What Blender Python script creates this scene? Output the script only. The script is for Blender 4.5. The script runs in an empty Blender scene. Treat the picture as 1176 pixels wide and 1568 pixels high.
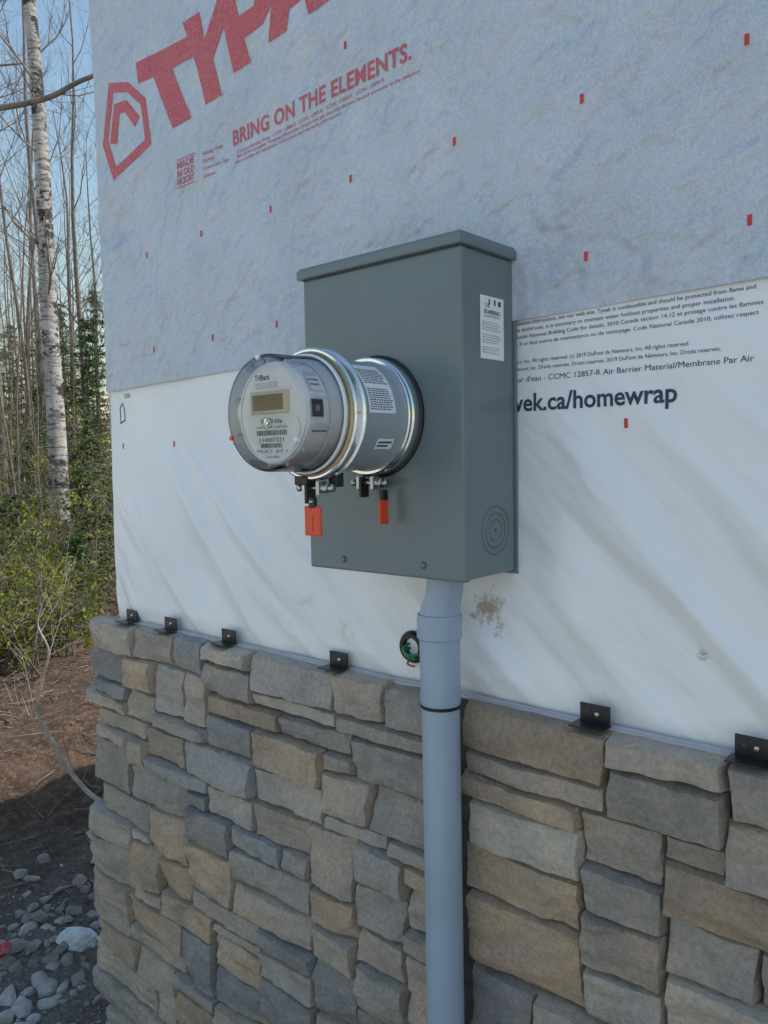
import bpy, bmesh, math, random
from mathutils import Vector, noise, Matrix
random.seed(7)
R=random.random
U=random.uniform
scene=bpy.context.scene
COL=bpy.context.collection

# ------------------------------------------------------------ materials
def nodes(name):
    m=bpy.data.materials.new(name);m.use_nodes=True
    nt=m.node_tree
    return m,nt,nt.nodes['Principled BSDF']
def noise_tex(nt,scale,detail=4,rough=.55,stretch=None,rot=None,coord='Object'):
    tc=nt.nodes.new('ShaderNodeTexCoord')
    src=tc.outputs[coord]
    if rot:
        mp=nt.nodes.new('ShaderNodeMapping');mp.inputs['Rotation'].default_value=rot
        nt.links.new(src,mp.inputs[0]);src=mp.outputs[0]
    if stretch:
        mp=nt.nodes.new('ShaderNodeMapping');mp.inputs['Scale'].default_value=stretch
        nt.links.new(src,mp.inputs[0]);src=mp.outputs[0]
    n=nt.nodes.new('ShaderNodeTexNoise')
    n.inputs['Scale'].default_value=scale;n.inputs['Detail'].default_value=detail
    n.inputs['Roughness'].default_value=rough
    nt.links.new(src,n.inputs['Vector'])
    return n.outputs['Fac']
def ramp(nt,fac,stops):
    r=nt.nodes.new('ShaderNodeValToRGB')
    el=r.color_ramp.elements
    while len(el)<len(stops): el.new(.5)
    for e,(p,c) in zip(el,stops):
        e.position=p
        if not hasattr(c,'__len__'): c=(c,c,c)
        e.color=(c[0],c[1],c[2],1)
    nt.links.new(fac,r.inputs[0])
    return r.outputs[0]
def mix(nt,fac,a,b,mode='MIX'):
    m=nt.nodes.new('ShaderNodeMix');m.data_type='RGBA';m.blend_type=mode
    for s,v in ((m.inputs[0],fac),(m.inputs[6],a),(m.inputs[7],b)):
        if isinstance(v,bpy.types.NodeSocket): nt.links.new(v,s)
        elif hasattr(v,'__len__'): s.default_value=(v[0],v[1],v[2],1)
        else: s.default_value=v
    return m.outputs[2]
def bump(nt,bs,h,strength,dist,prev=None):
    b=nt.nodes.new('ShaderNodeBump');b.inputs['Strength'].default_value=strength;b.inputs['Distance'].default_value=dist
    nt.links.new(h,b.inputs['Height'])
    if prev: nt.links.new(prev,b.inputs['Normal'])
    if bs: nt.links.new(b.outputs[0],bs.inputs['Normal'])
    return b.outputs[0]
def mth(nt,op,a,b=None,c=None,clamp=False):
    m=nt.nodes.new('ShaderNodeMath');m.operation=op;m.use_clamp=clamp
    for s,v in zip(m.inputs,(a,b,c)):
        if v is None: continue
        if isinstance(v,bpy.types.NodeSocket): nt.links.new(v,s)
        else: s.default_value=v
    return m.outputs[0]
def simple(name,col,rough=.5,metal=0,var=.12,scale=30,bs=0,bd=.001,bscale=200):
    m,nt,p=nodes(name)
    n=noise_tex(nt,scale,3)
    lo=[c*(1-var) for c in col];hi=[min(1,c*(1+var)) for c in col]
    nt.links.new(ramp(nt,n,[(.3,lo),(.7,hi)]),p.inputs['Base Color'])
    p.inputs['Roughness'].default_value=rough;p.inputs['Metallic'].default_value=metal
    if bs: bump(nt,p,noise_tex(nt,bscale,2),bs,bd)
    return m
def distmask(nt,x,y,z,r):
    tc=nt.nodes.new('ShaderNodeTexCoord')
    vm=nt.nodes.new('ShaderNodeVectorMath');vm.operation='DISTANCE'
    nt.links.new(tc.outputs['Object'],vm.inputs[0]);vm.inputs[1].default_value=(x,y,z)
    return mth(nt,'SUBTRACT',1.0,mth(nt,'DIVIDE',vm.outputs['Value'],r),clamp=True)

def wrap_bump(nt,p,fine=.35,large=.5):
    a=bump(nt,None,noise_tex(nt,3.6,4,.64,stretch=(1,1,1.25),rot=(0,.6,0)),large,.075)
    b=bump(nt,None,noise_tex(nt,42,3,.6),.40,.0024,a)
    bump(nt,p,noise_tex(nt,420,1,.6),fine,.0008,b)

M_up,nt,p=nodes('grey_woven_wrap')
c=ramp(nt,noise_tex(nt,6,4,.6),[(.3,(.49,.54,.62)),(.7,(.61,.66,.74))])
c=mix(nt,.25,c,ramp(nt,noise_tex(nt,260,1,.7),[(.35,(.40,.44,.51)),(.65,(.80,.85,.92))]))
nt.links.new(c,p.inputs['Base Color']);p.inputs['Roughness'].default_value=.42
wrap_bump(nt,p,.7,1.0)
M_up_edge=simple('wrap_edge',(.5,.52,.55),.6)
M_lo,nt,p=nodes('white_house_wrap')
c=ramp(nt,noise_tex(nt,5,3),[(.3,(.87,.89,.93)),(.7,(.93,.94,.96))])
def spot(x,z,r,thr,col,c,sc=60,op=.75):
    f=distmask(nt,x,0,z,r)
    n=noise_tex(nt,sc,6,.75)
    g=mth(nt,'MULTIPLY_ADD',f,.5,n)
    g=mth(nt,'SUBTRACT',g,thr)
    g=mth(nt,'MULTIPLY',g,5,clamp=True)
    g=mth(nt,'MULTIPLY',g,mth(nt,'MINIMUM',mth(nt,'MULTIPLY',f,3),op))
    return mix(nt,g,c,col)
c=spot(-.690,1.356,.055,.72,(.42,.31,.17),c,75,.85)
c=spot(-.672,1.322,.035,.74,(.42,.31,.17),c,75,.8)
c=spot(-1.11,1.325,.06,.78,(.52,.40,.22),c,45,.5)
c=spot(-1.0,1.28,.06,.77,(.52,.40,.22),c,45,.5)
c=spot(-.355,1.33,.022,.82,(.2,.15,.1),c,190)
c=spot(-.657,1.25,.016,.76,(.12,.1,.08),c,190)
nt.links.new(c,p.inputs['Base Color']);p.inputs['Roughness'].default_value=.34
a=bump(nt,None,noise_tex(nt,5,3,.55,stretch=(.55,1,2.0),rot=(0,-.73,0)),.45,.035)
b=bump(nt,None,noise_tex(nt,50,4,.6),.22,.0022,a)
bump(nt,p,noise_tex(nt,500,1,.6),.15,.0005,b)

def print_mat(name,col,fade):
    m,nt,p=nodes(name)
    c=mix(nt,ramp(nt,noise_tex(nt,300,2,.7),[(.45,0),(.75,fade)]),col,(.55,.58,.64))
    nt.links.new(c,p.inputs['Base Color']);p.inputs['Roughness'].default_value=.55
    wrap_bump(nt,p,.5,.6)
    return m
M_red=print_mat('red_print',(.60,.085,.10),.45)
M_ink=print_mat('dark_ink_print',(.030,.04,.11),.12)
M_tick=simple('red_tick_print',(.64,.045,.05),.5)

M_gray=simple('grey_enamel',(.172,.214,.226),.30,0,.05,8,.08,.0005,240)
M_gray2=simple('grey_enamel_cylinder',(.33,.39,.43),.28,0,.05,10,.04,.0003,200)
M_groove_shade=simple('groove_and_shade_dark',(.065,.078,.085),.5)
M_chrome=simple('polished_steel',(.85,.85,.83),.14,1,.06,40)
M_brass=simple('weathered_brass',(.42,.33,.20),.35,1,.2,50)
M_zinc=simple('zinc_bolt',(.5,.52,.53),.35,1,.15,60)
M_black=simple('black_plastic',(.012,.012,.014),.4,0,.1)
M_blackmetal=simple('black_painted_steel',(.015,.015,.018),.35,0,.2,60,.1,.0005)
M_redtab=simple('orange_red_plastic',(.80,.085,.03),.4,0,.08)
M_label=simple('white_label',(.90,.92,.94),.4,0,.03)
M_labelgrey=simple('label_ink',(.05,.06,.08),.5)
M_labelmid=simple('label_ink_grey',(.22,.25,.3),.5)
M_meter=simple('meter_body_plastic',(.86,.88,.90),.4,0,.03)
M_meterface=simple('meter_side_plastic',(.78,.81,.84),.45,0,.04)
M_bezel=simple('bezel_plastic',(.62,.59,.51),.45)
M_lcd=simple('lcd_glass',(.17,.165,.10),.2,0,.06)
M_pvc=simple('pvc_grey',(.35,.44,.55),.32,0,.05,6,.06,.0004,120)
M_green=simple('green_wire_insulation',(.02,.28,.1),.35)
M_orange=simple('copper_sheath',(.4,.12,.05),.4)
M_flash=simple('flashing_metal',(.50,.50,.56),.45,0.1,.1)
M_mortar=simple('mortar_backing',(.10,.095,.09),.95,0,.3,60,.5,.003,120)
M_roof=simple('roof_shingles',(.08,.08,.085),.9,0,.3,30)

m,nt,p=nodes('clear_cover');nt.nodes.remove(p);M_glass=m
out=nt.nodes['Material Output']
tr=nt.nodes.new('ShaderNodeBsdfTransparent');tr.inputs[0].default_value=(.995,.996,.998,1)
gl=nt.nodes.new('ShaderNodeBsdfGlossy');gl.inputs['Roughness'].default_value=.03
fr=nt.nodes.new('ShaderNodeFresnel');fr.inputs[0].default_value=1.5
f2=mth(nt,'ADD',fr.outputs[0],mth(nt,'MULTIPLY',noise_tex(nt,30,2),.02))
mx=nt.nodes.new('ShaderNodeMixShader');nt.links.new(f2,mx.inputs[0]);nt.links.new(tr.outputs[0],mx.inputs[1]);nt.links.new(gl.outputs[0],mx.inputs[2]);nt.links.new(mx.outputs[0],out.inputs[0])

M_stone,nt,p=nodes('cast_ledge_stone')
at=nt.nodes.new('ShaderNodeAttribute');at.attribute_name='Col'
c=mix(nt,1.0,at.outputs['Color'],ramp(nt,noise_tex(nt,11,5,.65),[(.25,(.72,.74,.78)),(.5,(1,1,1)),(.78,(1.34,1.20,1.04))]),'MULTIPLY')
c=mix(nt,1.0,c,ramp(nt,noise_tex(nt,130,5,.75),[(.3,(.74,.74,.74)),(.7,(1.22,1.22,1.22))]),'MULTIPLY')
dust=ramp(nt,noise_tex(nt,26,8,.82),[(.61,0),(.71,.5)])
c=mix(nt,dust,c,(.58,.57,.56))
nt.links.new(c,p.inputs['Base Color']);p.inputs['Roughness'].default_value=.82
a=bump(nt,None,noise_tex(nt,34,7,.72,stretch=(1,1,1.9)),1.0,.008)
bump(nt,p,noise_tex(nt,240,4,.75),.65,.0016,a)

M_ground,nt,p=nodes('soil_litter_and_bounce_ground')
c=ramp(nt,noise_tex(nt,3.5,7,.7),[(.25,(.05,.030,.020)),(.5,(.12,.072,.044)),(.75,(.22,.14,.09))])
c=mix(nt,ramp(nt,noise_tex(nt,28,6,.7),[(.5,0),(.62,.8)]),c,(.28,.18,.105))
gm=mth(nt,'MULTIPLY',distmask(nt,-2.4,-.1,0,1.15),mth(nt,'MULTIPLY',noise_tex(nt,6,5,.7),2.2),clamp=True)
c=mix(nt,gm,c,ramp(nt,noise_tex(nt,60,7,.75),[(.3,(.10,.075,.055)),(.5,(.22,.19,.16)),(.7,(.40,.38,.36))]))
tc2=nt.nodes.new('ShaderNodeTexCoord');sx=nt.nodes.new('ShaderNodeSeparateXYZ');nt.links.new(tc2.outputs['Object'],sx.inputs[0])
yy=mth(nt,'MULTIPLY_ADD',noise_tex(nt,1.2,5),1.2,sx.outputs['Y'])
bounce_mask=ramp(nt,mth(nt,'MULTIPLY_ADD',yy,-1.0,-.6,clamp=True),[(.0,0),(.6,1)])
c=mix(nt,bounce_mask,c,ramp(nt,noise_tex(nt,16,8,.7),[(.3,(.52,.50,.47)),(.7,(.74,.72,.69))]))  # pale ground in front, out of view, added to bounce light onto the wall
nt.links.new(c,p.inputs['Base Color']);p.inputs['Roughness'].default_value=.95
a=bump(nt,None,noise_tex(nt,5,7,.7),1,.12);bump(nt,p,noise_tex(nt,35,6,.7),1,.03,a)
M_rock,nt,p=nodes('crushed_rock')
c=ramp(nt,noise_tex(nt,5,6,.7),[(.30,(.13,.10,.08)),(.48,(.27,.24,.21)),(.62,(.40,.385,.37)),(.72,(.68,.67,.66))])
nt.links.new(c,p.inputs['Base Color']);p.inputs['Roughness'].default_value=.9
bump(nt,p,noise_tex(nt,60,5,.7),.7,.006)
M_wrock=simple('white_rock',(.62,.64,.66),.9,0,.4,18,1,.012,40)
M_redscrap=simple('red_plastic_scrap',(.5,.05,.06),.4,0,.2,20)
M_bark=simple('grey_brown_bark',(.19,.155,.125),.9,0,.35,12,.6,.01,40)
M_twig=simple('pale_dry_wood',(.46,.40,.34),.8,0,.3,20)
M_birch,nt,p=nodes('birch_bark')
c=ramp(nt,noise_tex(nt,3,5),[(.3,(.34,.31,.28)),(.7,(.58,.55,.50))])
d=ramp(nt,noise_tex(nt,8,6,.7,stretch=(.6,.6,3.4)),[(.50,0),(.57,.8)])
c=mix(nt,d,c,(.10,.08,.07))
d=ramp(nt,noise_tex(nt,3.2,5,.7,stretch=(1.3,1.3,2)),[(.535,0),(.575,.96)])
c=mix(nt,d,c,(.03,.026,.024))
nt.links.new(c,p.inputs['Base Color']);p.inputs['Roughness'].default_value=.85
bump(nt,p,noise_tex(nt,30,5,.7),.8,.02)
def leafmat(name,a,b):
    m,nt,p=nodes(name)
    c=ramp(nt,noise_tex(nt,2.0,4,.7),[(.35,a),(.65,b)])
    nt.links.new(c,p.inputs['Base Color']);p.inputs['Roughness'].default_value=.6
    t=nt.nodes.new('ShaderNodeBsdfTranslucent');nt.links.new(c,t.inputs[0])
    x=nt.nodes.new('ShaderNodeMixShader');x.inputs[0].default_value=.4
    nt.links.new(p.outputs[0],x.inputs[1]);nt.links.new(t.outputs[0],x.inputs[2]);nt.links.new(x.outputs[0],nt.nodes['Material Output'].inputs[0])
    return m
M_leaf=leafmat('spring_leaves',(.045,.075,.014),(.30,.31,.025))
M_needle=leafmat('conifer_needles',(.015,.04,.012),(.06,.13,.025))

# ------------------------------------------------------------ mesh helpers
def empty(name,loc=(0,0,0)):
    e=bpy.data.objects.new(name,None);COL.objects.link(e);e.empty_display_size=.1;return e
def mobj(name,v,f,mat,parent=None,smooth=False):
    me=bpy.data.meshes.new(name);me.from_pydata(v,[],f);me.update()
    if mat: me.materials.append(mat)
    if smooth: me.polygons.foreach_set('use_smooth',[True]*len(me.polygons))
    o=bpy.data.objects.new(name,me);COL.objects.link(o)
    if parent: o.parent=parent
    return o
def bbox(name,x0,x1,y0,y1,z0,z1,mat,parent=None,bev=.002,seg=2):
    bm=bmesh.new();bmesh.ops.create_cube(bm,size=1)
    for v in bm.verts:
        v.co=Vector(((x0+x1)/2+v.co.x*(x1-x0),(y0+y1)/2+v.co.y*(y1-y0),(z0+z1)/2+v.co.z*(z1-z0)))
    if bev: bmesh.ops.bevel(bm,geom=bm.edges[:],offset=bev,segments=seg,affect='EDGES',profile=.5)
    me=bpy.data.meshes.new(name);bm.to_mesh(me);bm.free();me.materials.append(mat)
    o=bpy.data.objects.new(name,me);COL.objects.link(o)
    if parent:o.parent=parent
    return o
def lathe_y(name,prof,cx,cz,mat,parent,seg=96,sharp=True):
    v=[];f=[]
    for r,y in prof:
        for i in range(seg):
            a=2*math.pi*i/seg;v.append((cx+r*math.cos(a),y,cz+r*math.sin(a)))
    for k in range(len(prof)-1):
        for i in range(seg):
            j=(i+1)%seg
            f.append((k*seg+i,k*seg+j,(k+1)*seg+j,(k+1)*seg+i))
    o=mobj(name,v,f,mat,parent,True)
    try: o.data.set_sharp_from_angle(angle=math.radians(32))
    except Exception: pass
    return o
def tube_data(pts,rads,sides,V,F,cap=False):
    b=len(V);prev=None
    n=len(pts)
    for i,p in enumerate(pts):
        d=(pts[min(i+1,n-1)]-pts[max(i-1,0)])
        if d.length<1e-9: d=Vector((0,0,1))
        d.normalize()
        up=Vector((0,0,1)) if abs(d.z)<.9 else Vector((1,0,0))
        if prev is not None: up=prev
        s=d.cross(up)
        if s.length<1e-6: s=d.cross(Vector((.3,.8,.1)))
        s.normalize();t=s.cross(d);prev=t
        for k in range(sides):
            a=2*math.pi*k/sides
            V.append(tuple(p+(s*math.cos(a)+t*math.sin(a))*rads[i]))
    for i in range(n-1):
        for k in range(sides):
            j=(k+1)%sides
            F.append((b+i*sides+k,b+i*sides+j,b+(i+1)*sides+j,b+(i+1)*sides+k))
    if cap:
        F.append(tuple(b+k for k in range(sides))[::-1]);F.append(tuple(b+(n-1)*sides+k for k in range(sides)))
def tube(name,pts,rad,mat,parent=None,sides=12):
    V=[];F=[];pts=[Vector(p) for p in pts]
    if not hasattr(rad,'__len__'): rad=[rad]*len(pts)
    tube_data(pts,rad,sides,V,F,True)
    return mobj(name,V,F,mat,parent,True)
def smoothpath(pts,n=6):
    pts=[Vector(p) for p in pts];out=[]
    P=[pts[0]]+pts+[pts[-1]]
    for i in range(1,len(P)-2):
        for k in range(n):
            t=k/n
            a,b,c,d=P[i-1],P[i],P[i+1],P[i+2]
            out.append(.5*((2*b)+(c-a)*t+(2*a-5*b+4*c-d)*t*t+(3*b-a-3*c+d)*t**3))
    out.append(pts[-1]);return out

def font_mesh(body,size=1,offset=0,width=None,height=None,spacing=1,res=3):
    cu=bpy.data.curves.new('t','FONT');cu.body=body;cu.size=1;cu.offset=offset;cu.resolution_u=res;cu.space_character=spacing
    ob=bpy.data.objects.new('t',cu);COL.objects.link(ob)
    dg=bpy.context.evaluated_depsgraph_get();dg.update()
    me=bpy.data.meshes.new_from_object(ob.evaluated_get(dg))
    vs=[v.co.copy() for v in me.vertices];fs=[tuple(p.vertices) for p in me.polygons]
    bpy.data.objects.remove(ob);bpy.data.meshes.remove(me)
    if not vs: return [],[]
    x0=min(v.x for v in vs);x1=max(v.x for v in vs);z1=max(v.y for v in vs)
    sx=size;sy=size
    if height: sy=height/max(z1,.01);sx=sy
    if width: sx=width/(x1-x0)
    return [((v.x-x0)*sx,v.y*sy) for v in vs],fs
def loops_mesh(loops):
    cu=bpy.data.curves.new('t','CURVE');cu.dimensions='2D';cu.fill_mode='BOTH'
    for lp in loops:
        s=cu.splines.new('POLY');s.points.add(len(lp)-1);s.use_cyclic_u=True
        for q,(x,z) in zip(s.points,lp): q.co=(x,z,0,1)
    ob=bpy.data.objects.new('t',cu);COL.objects.link(ob)
    dg=bpy.context.evaluated_depsgraph_get();dg.update()
    me=bpy.data.meshes.new_from_object(ob.evaluated_get(dg))
    bm=bmesh.new();bm.from_mesh(me);bmesh.ops.triangulate(bm,faces=bm.faces[:])
    for _ in range(4):
        es=[e for e in bm.edges if e.calc_length()>.02]
        if not es: break
        bmesh.ops.subdivide_edges(bm,edges=es,cuts=1)
        bmesh.ops.triangulate(bm,faces=bm.faces[:])
    bm.to_mesh(me);bm.free()
    vs=[(v.co.x,v.co.y) for v in me.vertices];fs=[tuple(p.vertices) for p in me.polygons]
    bpy.data.objects.remove(ob);bpy.data.meshes.remove(me)
    return vs,fs
class Batch:
    def __init__(s): s.V=[];s.F=[]
    def add(s,vs,fs,fn):
        b=len(s.V);s.V+=[fn(x,z) for x,z in vs];s.F+=[tuple(b+i for i in f) for f in fs]
    def rect(s,x0,x1,z0,z1,fn): s.add([(x0,z0),(x1,z0),(x1,z1),(x0,z1)],[(0,1,2,3)],fn)
    def out(s,name,mat,parent): return mobj(name,s.V,s.F,mat,parent)

# ------------------------------------------------------------ house
XL=-1.81; XR=5.2; ZT=3.1; ZS=1.208
house=empty('house')
def seam(x): return 1.776+(x+1.81)*.0215+.0015*noise.noise(Vector((x*6,1,0)))
ca,sa=math.cos(math.radians(44)),math.sin(math.radians(44))
def sstep(t): t=min(1,max(0,t));return t*t*(3-2*t)
def boxdamp(x,z):
    dx=max(-.97-x,x+.615,0);dz=max(1.40-z,z-1.93,0)
    return .12+.88*sstep(math.hypot(dx,dz)/.10)
def f_lo(x,z):
    # folds run from upper left to lower right
    al=x*ca-z*sa; ac=x*sa+z*ca
    w=noise.noise(Vector((x*2.0,z*2.0,3)))*.10
    ac+=w*.6
    n=noise.noise(Vector((al*1.3,ac*9,0)))
    n2=noise.noise(Vector((al*2.4,ac*24,5)))
    n3=noise.noise(Vector((x*4,z*3.5,9)))
    rid=1-abs(n)*2.6
    amp=.06+.94*sstep((1.72-z)/.30)
    edge=min(1,max(0.25,(z-1.19)/.06))*(.25+.75*sstep((x-XL)/.12))
    h=amp*edge*(.0175*max(rid,-.35)+.0078*n2+.013*n3+.006)
    h*=boxdamp(x,z)
    h+=.0012*noise.noise(Vector((x*8,z*10,4)))+.0014
    return max(h,0.0003*(1+noise.noise(Vector((x*20,z*20,0)))))
def f_up(x,z):
    n=noise.noise(Vector((x*2.5+z*1.5,z*3.5-x*1.2,2)));n2=noise.noise(Vector((x*7+z*3,z*8,7)))
    return max(.0055,.0090+.0050*n+.0024*n2)+max(0,(seam(x)+.05-z)/.05)*.0010*(1+noise.noise(Vector((x*12,0,0))))
def axis(a,m,b,s1,s2):
    n1=max(1,int(round((m-a)/s1)));n2=max(1,int(round((b-m)/s2)))
    return [a+(m-a)*i/n1 for i in range(n1)]+[m+(b-m)*i/n2 for i in range(n2+1)]
def sheet(name,xs,nz,zf,hf,mat):
    V=[];F=[]
    for x in xs:
        z0,z1=zf(x)
        for k in range(nz+1):
            z=z0+(z1-z0)*k/nz;V.append((x,-hf(x,z),z))
    n=nz+1
    for i in range(len(xs)-1):
        for k in range(nz): F.append((i*n+k,(i+1)*n+k,(i+1)*n+k+1,i*n+k+1))
    return mobj(name,V,F,mat,house,True)
sheet('white_wrap',axis(XL,.4,XR,.007,.05),90,lambda x:(1.196,seam(x)+.02),f_lo,M_lo)
sheet('grey_wrap',axis(XL,.4,XR,.012,.1),110,lambda x:(seam(x),ZT),f_up,M_up)
bbox('wall_core',XL+.001,XR,.004,6.5,0,ZT-.002,M_up_edge,house,0)
mobj('side_wrap',[(XL,-.004,1.2),(XL,6.5,1.2),(XL,6.5,ZT),(XL,-.004,ZT)],[(0,3,2,1)],M_up,house)
mobj('roof',[(XL-.04,-.04,ZT),(XR+.2,-.04,ZT),(XR+.2,6.6,ZT),(XL-.04,6.6,ZT),(XL-.04,3.25,ZT+1.2),(XR+.2,3.25,ZT+1.2)],
     [(0,1,5,4),(2,3,4,5),(0,4,3),(1,2,5),(0,3,2,1)],M_roof,house)
def up(x,z): return (x,-f_up(x,z)-.0009,z)
def lo(x,z): return (x,-f_lo(x,z)-.0008,z)
red=Batch();ink=Batch();tick=Batch()
def put(B,txt,x,z,fn,height,width=None,slope=0,offset=0,spacing=1):
    vs,fs=font_mesh(txt,offset=offset,width=width,height=height,spacing=spacing)
    B.add(vs,fs,lambda a,b:fn(x+a,z+b+a*slope))
T=[(-1.627,2.508),(-1.403,2.492),(-1.411,2.446),(-1.486,2.450),(-1.419,2.325),(-1.486,2.322),(-1.556,2.454),(-1.616,2.458)]
Y=[(-1.371,2.338),(-1.316,2.341),(-1.340,2.42),(-1.256,2.530),(-1.322,2.530),(-1.368,2.467),(-1.382,2.528),(-1.440,2.527),(-1.398,2.425)]
Pl=[(-1.275,2.370),(-1.222,2.373),(-1.239,2.424),(-1.183,2.430),(-1.145,2.47),(-1.155,2.545),(-1.195,2.585),(-1.335,2.58)]
Ph=[(-1.254,2.472),(-1.210,2.474),(-1.200,2.50),(-1.217,2.530),(-1.274,2.530)]
Al=[(-1.168,2.390),(-1.116,2.394),(-1.108,2.430),(-1.068,2.435),(-1.058,2.401),(-1.004,2.406),(-1.055,2.60),(-1.135,2.60)]
Ah=[(-1.105,2.470),(-1.075,2.473),(-1.092,2.535)]
sh=.265
for lp in ([T],[Y],[Pl,Ph],[Al,Ah],[[(x+sh,z+.045) for x,z in Pl],[(x+sh,z+.045) for x,z in Ph]]):
    vs,fs=loops_mesh(lp);red.add(vs,fs,up)
ico=[(-1.742,2.500),(-1.660,2.476),(-1.588,2.418),(-1.572,2.312),(-1.735,2.272),(-1.778,2.365)]
cx,cz=-1.672,2.385
vs,fs=loops_mesh([ico,[(cx+(x-cx)*.76,cz+(z-cz)*.76) for x,z in ico]]);red.add(vs,fs,up)
ch=[(-1.745,2.36),(-1.722,2.445),(-1.668,2.438),(-1.614,2.385),(-1.636,2.368),(-1.675,2.412),(-1.699,2.417),(-1.716,2.352)]
vs,fs=loops_mesh([ch]);red.add(vs,fs,up)
put(red,"BRING ON THE ELEMENTS.",-1.285,2.232,up,.029,.462,.030,offset=.024,spacing=1.05)
put(red,"A DuPont Building Wrap   CCMC 12884-R   CCMC 12893-R   CCMC 12892-R   CCMC 12893-R.",-1.275,2.213,up,.0065,.395,.04)
put(red,"Part of the complete Weather Protection System and get the only lifetime limited warranty in the industry.",-1.275,2.205,up,.0065,.47,.03)
put(red,"Visit us online for installation instructions and warranty information.",-1.282,2.195,up,.0065,.30,.03)
for i,(t,w) in enumerate((("MADE",.060),("IN OLD",.060),("HICKORY",.060))):
    put(red,t,-1.474,2.232-i*.0175,up,.0145,w,0,offset=.02)
red.rect(-1.476,-1.411,2.2495,2.2515,up);red.rect(-1.476,-1.411,2.191,2.193,up)
for i,t in enumerate(("Building Wraps","Flashings","Construction Tape","Fasteners")):
    put(red,t,-1.383,2.238-i*.0155,up,.0075)
red.out('red_lettering',M_red,house)
tw_,th_=.0028,.0066
for x,z in ((-.753,2.318),(-.970,2.318),(-.306,2.095),(-.522,2.091),(-.739,2.092),(-.967,2.091),(-1.180,2.085),(-1.396,2.080),(-1.607,2.074),(-.300,1.880),(-.518,1.876),(-.735,1.870),(-.95,1.866),(-1.169,1.863),(-1.377,1.861),(-1.596,1.859),(-.09,1.88),(.12,1.88),(.33,1.88),(-.09,2.10),(.12,2.10),(.33,2.1)):
    tick.rect(x-tw_,x+tw_,z-th_,z+th_,up)
for x,z in ((-.461,1.640),(-.676,1.64),(-.89,1.64),(-1.105,1.64),(-1.32,1.64),(-1.536,1.640),(-1.754,1.641),(-.246,1.64),(-.03,1.64),(.19,1.64)):
    tick.rect(x-tw_,x+tw_,z-th_,z+th_,lo)
tick.out('red_tick_marks',M_tick,house)
put(ink,"tyvek.ca/homewrap",-.668,1.6655,lo,.0262,.278,0,offset=.020)
L=[("ion for all facade system installation instructions, see our web site. Tyvek is combustible and should be protected from flame and",-.73,1.7935,.436,.010),
("tenir la sortie de joints et de dechirures, it is necessary to maintain water holdout properties and proper installation",-.73,1.7840,.41,.008),
("re de barrier. Consult applicable National Building Code for details, 2010 Canada section 14.12 et protege contre les flammes",-.73,1.7735,.445,.010),
("de pare-intemperie, a l'eau. Il en faut suivre de maintenance ou de nettoyage. Code National Canada 2010, utilisez respect",-.73,1.7635,.44,.006),
("demarks of DuPont de Nemours, Inc. All rights reserved. (c) 2019 DuPont de Nemours, Inc. All rights reserved.",-.73,1.7375,.355,0),
("trademarks et DuPont de Nemours, Inc. Droits reserves. Droits reserves. 2019 DuPont de Nemours, Inc. Droits reserves.",-.73,1.7265,.395,0)]
for t,x,z,w,sl in L: put(ink,t,x,z,lo,.0056,w,sl)
put(ink,"permeable a la vapeur d'eau - CCMC 12857-R Air Barrier Material/Membrane Par Air",-.735,1.7095,lo,.0082,.440,offset=.0)
put(ink,"USA",-1.742,1.757,lo,.011)
vs,fs=loops_mesh([[(-1.765,1.695),(-1.765,1.735),(-1.752,1.748),(-1.742,1.73),(-1.742,1.702)],[(-1.762,1.699),(-1.762,1.733),(-1.752,1.743),(-1.745,1.729),(-1.745,1.705)]]);ink.add(vs,fs,lo)
ink.out('dark_lettering',M_ink,house)
gr=empty('cable_entry_sleeve')
GX,GZ=-.834,1.275
lathe_y('ring',[(.016,-.002),(.027,-.002),(.028,-.022),(.024,-.028),(.017,-.028),(.015,-.020),(.015,-.002)],GX,GZ,M_black,gr,40)
lathe_y('core',[(.018,-.010),(.0001,-.010)],GX,GZ,M_black,gr,40)
tube('wire_1',smoothpath([(GX-.006,-.010,GZ+.006),(GX-.010,-.030,GZ+.002),(GX-.003,-.040,GZ-.006),(GX+.010,-.038,GZ-.010),(GX+.02,-.03,GZ-.008)]),.0024,M_green,gr)
tube('wire_2',smoothpath([(GX-.004,-.010,GZ),(GX-.010,-.028,GZ-.006),(GX-.001,-.037,GZ-.013),(GX+.012,-.032,GZ-.016)]),.0022,M_green,gr)
tube('wire_3',smoothpath([(GX-.010,-.006,GZ-.020),(GX-.006,-.029,GZ-.028),(GX+.010,-.029,GZ-.031)]),.0018,M_orange,gr)

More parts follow.
